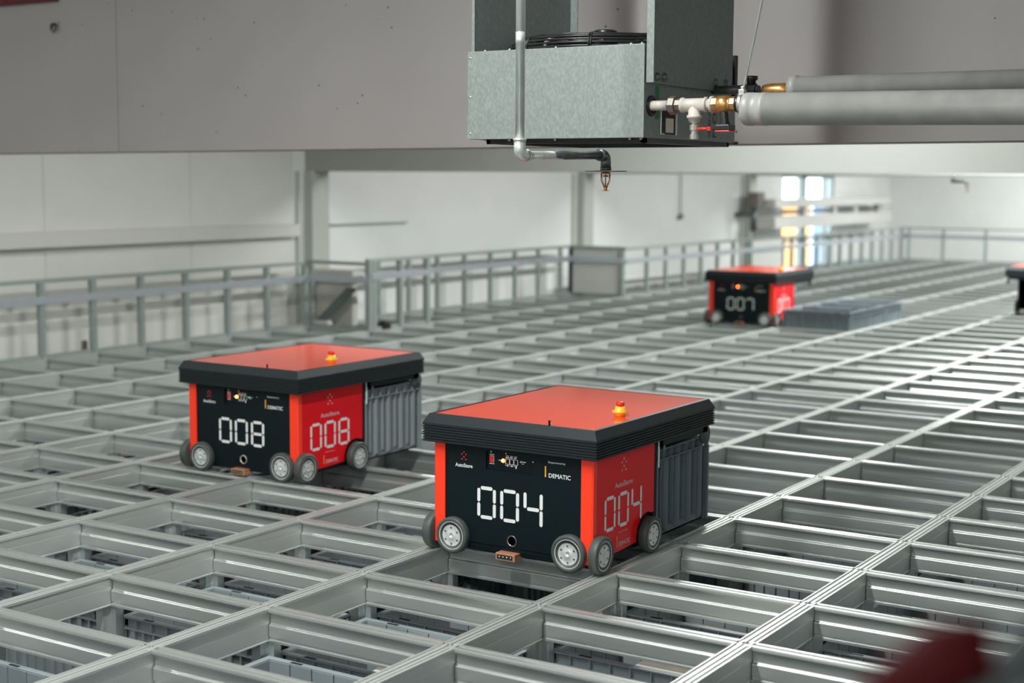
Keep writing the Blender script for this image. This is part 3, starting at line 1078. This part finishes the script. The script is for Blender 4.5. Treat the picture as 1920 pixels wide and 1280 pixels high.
# louvre frame under the box
b = MB()
b.box((-hx + 0.03, -hy + 0.01, -0.016), (-hx + 0.045, hy - 0.06, 0.0))
b.box((hx - 0.045, -hy + 0.01, -0.016), (hx - 0.03, hy - 0.06, 0.0))
b.box((-hx + 0.03, hy - 0.075, -0.016), (hx - 0.03, hy - 0.06, 0.0))
b.box((-hx + 0.03, -hy + 0.01, -0.016), (hx - 0.03, -hy + 0.025, 0.0))
for q in range(12):
    x = -hx + 0.06 + q * 0.052
    b.prism([(x, -0.014), (x + 0.004, -0.014), (x + 0.034, 0.0), (x + 0.030, 0.0)], 'y', -hy + 0.02, hy - 0.07)
b.build('louvre_grille', 'blackplastic', ht)
# fan guard on top
b = MB()
fcx, fcy = 0.0, 0.0
for q, (rr_, zz) in enumerate(((0.330, 0.008), (0.330, 0.020), (0.327, 0.031), (0.318, 0.041), (0.300, 0.048), (0.27, 0.052), (0.23, 0.055), (0.18, 0.056), (0.13, 0.057))):
    b.tube([(fcx + rr_ * math.cos(2 * PI * k / 56), fcy + rr_ * math.sin(2 * PI * k / 56), hz + zz) for k in range(56)], 0.0040, 6, close=True)
for k in range(8):
    an = 2 * PI * k / 8 + 0.35
    for dq in (-0.012, 0.012):
        pts_ = [(rr_ * math.cos(an + dq), rr_ * math.sin(an + dq), hz + zz) for rr_, zz in ((0.336, 0.001), (0.335, 0.022), (0.322, 0.044), (0.27, 0.056), (0.20, 0.060), (0.10, 0.061), (0.05, 0.061))]
        b.tube(pts_, 0.003, 6)
fg = b.build('fan_guard', 'wire', ht)
b = MB().lathe([(0, 0.036), (0.012, 0.040), (0.022, 0.042), (0.026, 0.036), (0.027, 0)], (0, 0, hz + 0.062), (0, 0, 1), 28)
b.cyl((0, 0, hz), (0, 0, hz + 0.064), 0.045)
for k in range(5):
    an = 2 * PI * k / 5
    e = Vector((math.cos(an), math.sin(an), 0))
    n_ = Vector((-math.sin(an), math.cos(an), 0))
    p0 = Vector((0, 0, hz + 0.02))
    ring1 = [p0 + e * 0.04 - n_ * 0.03, p0 + e * 0.04 + n_ * 0.03 + Vector((0, 0, 0.02)), p0 + e * 0.04 + n_ * 0.03 + Vector((0, 0, 0.023)), p0 + e * 0.04 - n_ * 0.03 + Vector((0, 0, 0.003))]
    ring2 = [p0 + e * 0.28 - n_ * 0.07, p0 + e * 0.28 + n_ * 0.07 + Vector((0, 0, 0.014)), p0 + e * 0.28 + n_ * 0.07 + Vector((0, 0, 0.017)), p0 + e * 0.28 - n_ * 0.07 + Vector((0, 0, 0.003))]
    b.loops([ring1, ring2])
b.build('fan', 'wire', ht)
b = MB().tube([(-hx + 0.10, hy - 0.25, hz), (-hx + 0.10, hy - 0.255, hz + 0.03), (-hx + 0.105, hy - 0.28, hz + 0.05), (-hx + 0.12, hy - 0.34, hz + 0.055)], 0.006, 8)
b.build('cable', 'whitefit', ht)
# side details: pipe grommet, sticker, scale plate, maker lettering
b = MB().lathe([(0, 0.034), (0.006, 0.033), (0.007, 0.026), (0.001, 0.025), (0.001, 0)], (1.436 - cx, -hy, 0.103), (0, -1, 0), 28)
b.build('pipe_grommet', 'blackplastic', ht)
b = MB().box((1.464 - cx, -hy - 0.0012, 0.062), (1.490 - cx, -hy, 0.168))
b.build('sticker', 'green', ht)
pz = UZ0
b = MB().box((1.500 - cx, -hy - 0.004, 0.013), (1.622 - cx, -hy, 0.100))
pl_ = b.build('switch_plate', 'nickel', ht, 0.001)
b = MB().box((1.508 - cx, -hy - 0.006, 0.018), (1.530 - cx, -hy - 0.003, 0.096)).box((1.596 - cx, -hy - 0.006, 0.018), (1.602 - cx, -hy - 0.003, 0.096))
b.box((1.530 - cx, -hy - 0.006, 0.068), (1.596 - cx, -hy - 0.003, 0.096)).box((1.53 - cx, -hy - 0.006, 0.014), (1.60 - cx, -hy - 0.003, 0.020))
b.build('slot', 'groove', pl_)


def PV(u, v):       # lettering that reads from bottom to top on the side face
    return (1.900 - cx - v, -hy - 0.0008, 0.016 + u)


b = MB()
text_mb(b, 'FLOV', 0.0, -0.040, 0.120, 0.036, lambda u, v: (1.900 - cx - v, -hy - 0.0008, 0.014 + u))
text_mb(b, 'G ENFR', 0.0, 0.012, 0.120, 0.016, lambda u, v: (1.900 - cx - v, -hy - 0.0008, 0.014 + u))
b.build('maker_lettering', 'blackplastic', ht)
# the two hanging brackets (channels) bolted to the ends of the box
for sy, m_ in ((-1, 'galv_shaded'), (1, 'galv_shaded')):
    yo = hy - 0.016 if sy > 0 else -(hy + 0.012)
    xl, xr = 1.384 - cx, 2.040 - cx
    if sy > 0:
        xl, xr = 1.405 - cx, 2.06 - cx
    z0 = 1.646 - UZ0 if sy < 0 else hz
    z1 = ZC - UZ0
    b = MB()
    b.box((xl, yo, z0), (xr, yo + 0.004, z1))
    br = b.build('hanging_bracket', m_, ht)
    b = MB().box((xl - 0.002, yo - (0.022 if sy < 0 else 0.0), z0), (xl + 0.002, yo + (0.004 if sy < 0 else 0.012), z1))
    b.box((xr - 0.002, yo - 0.03, z0), (xr + 0.002, yo + 0.004, z1)) if sy > 0 else None
    b.build('flange', 'galv' if sy < 0 else 'galv_shaded', br)  # lit sheet tone on one bracket flange, shaded tone on the other
    if sy < 0:
        b = MB()
        for (bx_, bz_, r_) in ((1.452, 1.668, 0.014), (1.503, 1.670, 0.015), (1.90, 1.675, 0.014), (1.985, 1.678, 0.014)):
            b.lathe([(0, r_), (0.003, r_), (0.004, r_ * 0.72), (0.010, r_ * 0.68), (0.011, 0)], (bx_ - cx, yo, bz_ - UZ0), (0, -1, 0), 14)
        b.build('bolts', 'steel', br)
MB().box((hx - 0.035, -hy - 0.011, 0.15), (hx - 0.012, -hy, hz + 0.01)).build('spacer', 'blackplastic', ht)

# ------------------------------------------------------------------ heating pipe run (near)
px_, pz_ = 1.426, 1.573
hp = thing('heating_pipe', 'thick grey insulated pipe with brass valve leaving the right side of the fan heater', 'pipe', (px_, -0.84, pz_))


def Y(v):
    return v + 0.84


b = MB().cyl((0, Y(-0.842), 0), (0, Y(-0.905), 0), 0.0165, 24)
b.build('stub_pipe', 'whitefit', hp)
b = MB()
b.lathe([(0, 0.015), (0.004, 0.018), (0.012, 0.019), (0.013, 0.030), (0.033, 0.030), (0.034, 0.022), (0.036, 0.0215), (0.053, 0.0215), (0.054, 0.016)], (0, Y(-0.900), 0), (0, -1, 0), 8, smooth=False)
b.build('union_nut', 'bronze', hp)
b = MB()
b.lathe([(0, 0.0), (0.0, 0.024), (0.007, 0.0245), (0.010, 0.021), (0.080, 0.021), (0.083, 0.0245), (0.090, 0.024), (0.09, 0)], (0, Y(-0.952), 0), (0, -1, 0), 24)
b.lathe([(0, 0.020), (0.032, 0.020), (0.034, 0.0245), (0.042, 0.0245), (0.043, 0.019), (0.052, 0.019), (0.053, 0)], (0, Y(-0.998), 0), (0, 0, -1), 24)
b.lathe([(0, 0.018), (0.014, 0.018), (0.016, 0.027), (0.022, 0.027), (0.024, 0.02)], (0, Y(-1.040), 0), (0, -1, 0), 12)
tee = b.build('tee_fitting', 'whitefit', hp)
b = MB()
b.lathe([(0, 0.016), (0.006, 0.016), (0.006, 0.010), (0.012, 0.010), (0.014, 0.015), (0.030, 0.015), (0.032, 0.011), (0.042, 0.011), (0.043, 0.0145), (0.058, 0.0145), (0.059, 0.008), (0.059, 0)], (0, Y(-0.998), -0.050), (0, 0, -1), 10, smooth=False)
dv = b.build('drain_valve', 'nickel', hp)
b = MB().tube([(-0.004, Y(-1.010), -0.076), (-0.008, Y(-1.03), -0.0755), (-0.010, Y(-1.056), -0.0765)], 0.0042, 8)
b.box((-0.013, Y(-1.060), -0.082), (-0.007, Y(-1.050), -0.070))
b.build('lever', 'button', dv)
b = MB()
b.lathe([(0, 0.018), (0.0, 0.0245), (0.018, 0.0245), (0.020, 0.0225)], (0, Y(-1.062), 0), (0, -1, 0), 8, smooth=False)
b.lathe([(0, 0.0), (0.0, 0.024), (0.002, 0.0265), (0.034, 0.0265), (0.036, 0.023), (0.037, 0)], (0, Y(-1.081), 0), (0, -1, 0), 28)
b.lathe([(0, 0.0), (0.0, 0.0235), (0.008, 0.0245), (0.009, 0.0), ], (0, Y(-1.117), 0), (0, -1, 0), 24)
b.lathe([(0, 0.0), (0.0, 0.0235), (0.018, 0.0235), (0.019, 0.0)], (0, Y(-1.125), 0), (0, -1, 0), 8, smooth=False)
bv = b.build('ball_valve', 'brass', hp)
b = MB().lathe([(0, 0.014), (0.030, 0.014), (0.042, 0.018), (0.048, 0.018), (0.049, 0)], (0.0, Y(-1.100), -0.022), (0.10, -0.05, -1), 16)
b.box((-0.02, Y(-1.128), -0.082), (0.03, Y(-1.080), -0.064))
hd = b.build('valve_handle', 'blackplastic', bv, 0.003)
MB().box((-0.021, Y(-1.129), -0.086), (0.031, Y(-1.079), -0.0822)).build('handle_insert', 'button', hd, 0.002)
b = MB().lathe([(0, 0.0), (0, 0.026), (0.006, 0.028), (0.012, 0.026), (0.022, 0.020), (0.026, 0)], (0, Y(-1.143), 0), (0, -1, 0), 20)
b.build('end_seal', 'blackplastic', hp)
b = MB().lathe([(0, 0.0), (0, 0.030), (0.001, 0.0485), (0.006, 0.0512), (0.012, 0.0518), (0.030, 0.0518), (0.031, 0.0508), (0.06, 0.0508), (0.0605, 0.0515), (0.075, 0.0515), (0.0755, 0.0505), (1.5, 0.0505), (4.2, 0.0505), (4.2, 0)], (0, Y(-1.171), -0.017), (0, -1, -0.012), 48)
b.build('insulation', 'insul', hp)
# rod hanger with clamp
rh = thing('rod_hanger', 'thin threaded rod with a zinc pipe clamp holding the insulated pipe', 'hanger', (px_, -1.171, 1.555))
b = MB().lathe([(0, 0.0), (0, 0.033), (0.012, 0.033), (0.012, 0.0)], (0, 0.016, 0.018), (0, -1, 0), 24)
b.box((-0.006, 0.002, -0.025), (0.006, 0.018, -0.010)).box((-0.012, 0.0, 0.045), (0.012, 0.018, 0.062))
b.lathe([(0, 0.008), (0.012, 0.008), (0.0121, 0)], (0, 0.008, 0.06), (0, 0, 1), 6, smooth=False)
b.build('clamp', 'nickel', rh, 0.001)
b = MB().cyl((0, 0.008, 0.055), (0, -0.36, ZC - 1.555), 0.0042, 10)
b.build('threaded_rod', 'pipe', rh)

# second pipe behind
h2 = thing('heating_pipe', 'second grey insulated pipe, higher and further back than the valve pipe', 'pipe', (1.90, -0.84, 1.648))
b = MB().cyl((0, 0.0, 0), (0, -0.12, 0), 0.015, 20)
b.build('stub_pipe', 'iron', h2)
b = MB().lathe([(0, 0), (0, 0.024), (0.05, 0.024), (0.052, 0.018), (0.060, 0.018), (0.06, 0)], (0, -0.115, -0.005), (0, -1, 0), 8, smooth=False)
b.lathe([(0, 0.014), (0.03, 0.016), (0.032, 0.022), (0.045, 0.022), (0.046, 0)], (0, -0.145, 0.0), (0, 0, 1), 12)
b.build('union_nut', 'blackplastic', h2)
b = MB().lathe([(0, 0), (0, 0.019), (0.01, 0.022), (0.035, 0.025), (0.06, 0.024), (0.10, 0.024), (0.101, 0)], (0, -0.19, -0.006), (0, -1, 0), 24)
b.build('ball_valve', 'brass', h2)
b = MB().lathe([(0, 0.0), (0, 0.030), (0.003, 0.040), (0.030, 0.042), (0.031, 0.038), (4.6, 0.038), (4.6, 0)], (0, -0.285, 0.0), (0, -1, 0.0), 40)
b.build('insulation', 'insul', h2)

# ------------------------------------------------------------------ sprinkler pipe
sk = thing('sprinkler_pipe', 'galvanised sprinkler drop pipe in front of the fan heater ending in a brass sprinkler', 'pipe', (0.827, -0.717, 1.404))
b = MB().cyl((0, 0, 0.035), (0, 0, ZC - 1.404), 0.0137, 24)
b.cyl((0, 0, 0.32), (0, 0, 0.36), 0.0142, 24)
b.build('drop_pipe', 'pipe', sk)
el = [(0, 0, 0.045), (0, 0, 0.02)]
for q in range(7):
    an = q * PI / 12
    el.append((0.022 * (1 - math.cos(an)), 0, 0.012 - 0.022 * math.sin(an) + 0.008))
el += [(0.040, 0, -0.002)]
b = MB().tube([(p[0], p[1], p[2] + 0.002) for p in el], 0.0175, 20)
b.lathe([(0, 0), (0, 0.0195), (0.007, 0.0195), (0.007, 0)], (0, 0, 0.043), (0, 0, 1), 24)
b.lathe([(0, 0), (0, 0.0195), (0.007, 0.0195), (0.007, 0)], (0.036, 0, 0.0), (1, 0, 0), 24)
b.build('elbow', 'pipe', sk)
b = MB().cyl((0.04, 0, 0.0), (0.30, 0, 0.006), 0.0137, 24)
b.build('arm_pipe', 'pipe', sk)
b = MB().cyl((0.19, 0, 0.004), (0.50, 0, 0.010), 0.0140, 24)
el = [(0.49, 0, 0.010)]
for q in range(7):
    an = q * PI / 12
    el.append((0.505 + 0.022 * math.sin(an), 0, 0.010 - 0.022 * (1 - math.cos(an))))
el.append((0.527, 0, -0.030))
b.tube(el, 0.017, 20)
b.lathe([(0, 0), (0, 0.020), (0.012, 0.020), (0.012, 0)], (0.485, 0, 0.010), (1, 0, 0), 20)
b.lathe([(0, 0), (0, 0.0185), (0.010, 0.0185), (0.010, 0)], (0.527, 0, -0.030), (0, 0, -1), 20)
b.build('end_elbow', 'iron', sk)
sh = MB().lathe([(0, 0), (0, 0.012), (0.006, 0.012), (0.006, 0.0165), (0.012, 0.0165), (0.012, 0)], (0.527, 0, -0.040), (0, 0, -1), 16)
for s_ in (-1, 1):
    sh.tube([(0.527 + s_ * 0.0071, -s_ * 0.0111, -0.050), (0.527 + s_ * 0.0071, -s_ * 0.0111, -0.072), (0.527 + s_ * 0.0015, -s_ * 0.0025, -0.096)], 0.0030, 8)
sh.lathe([(0, 0.003), (0.006, 0.006), (0.012, 0.006), (0.013, 0.003), (0.0135, 0.0135), (0.0148, 0.0135), (0.0149, 0)], (0.527, 0, -0.092), (0, 0, -1), 18)
sb = sh.build('sprinkler_head', 'brass', sk)
MB().cyl((0.527, 0, -0.052), (0.527, 0, -0.094), 0.0022, 8).cyl((0.522, 0.006, -0.058), (0.532, -0.006, -0.058), 0.003, 8).build('glass_bulb', 'steel', sb)
MB().lathe([(0, 0), (0, 0.068), (0.0015, 0.070), (0.0030, 0.068), (0.003, 0)], (0.527, 0, -0.041), (0, 0, -1), 40).build('shield_disc', 'iron', sk)

# red strip behind the louvre, lying along the underside of the beam
o = MB().box((2.56, -0.62, 1.476), (2.618, 0.30, 1.488)).build('red_strip', 'redpaint')
tag(recenter(o), 'thin red strip along the lower edge of the beam behind the fan heater', 'strip')

# ceiling light housings
for i, (lx, ly, lz, ln, pw) in enumerate(LIGHTS):
    t = MB().box((-ln / 2 - 0.05, -0.11, 0.004), (ln / 2 + 0.05, 0.11, 0.06)).cyl((-ln / 3, 0, 0.06), (-ln / 3, 0, ZC - lz), 0.006).cyl((ln / 3, 0, 0.06), (ln / 3, 0, ZC - lz), 0.006).build('ceiling_light', 'trunk')
    t.location = (lx, ly, lz)
    tag(t, 'long white strip light hanging above the grid out of frame', 'ceiling light', 'strip lights above the grid')

# ------------------------------------------------------------------ blurred rail end close to the camera, bottom right
gr = thing('guard_rail', 'blurred dark red and grey sloping rail end close to the camera at the bottom right', 'rail', Vector((-2.1433, -2.8812, 1.0275)))
g0 = gr.location.copy()
b = MB().tube([Vector((-2.1611, -2.8551, 1.0187)) - g0, Vector((-2.1070, -2.9223, 1.1049)) - g0], 0.013, 16)
b.build('tube', 'greytube', gr)
b = MB().tube([Vector((-2.1780, -2.8249, 1.0371)) - g0, Vector((-2.1453, -2.8668, 1.0825)) - g0, Vector((-2.1345, -2.8837, 1.0832)) - g0], 0.019, 16)
b.build('red_sleeve', 'sleeve', gr, 0, 'dark red sleeve')
b = MB().tube([Vector((-2.1466, -2.8766, 1.0246)) - g0, Vector((-2.1039, -2.9307, 1.0878)) - g0], 0.022, 16)
b.build('lower_tube', 'darktube', gr)
b = MB().cyl((0, 0, 0.0), (0, 0, -g0.z + ZF), 0.02)
b.cyl((-0.02, 0, -0.03), (0.02, 0, 0.0), 0.02)
b.build('stanchion', 'greytube', gr)
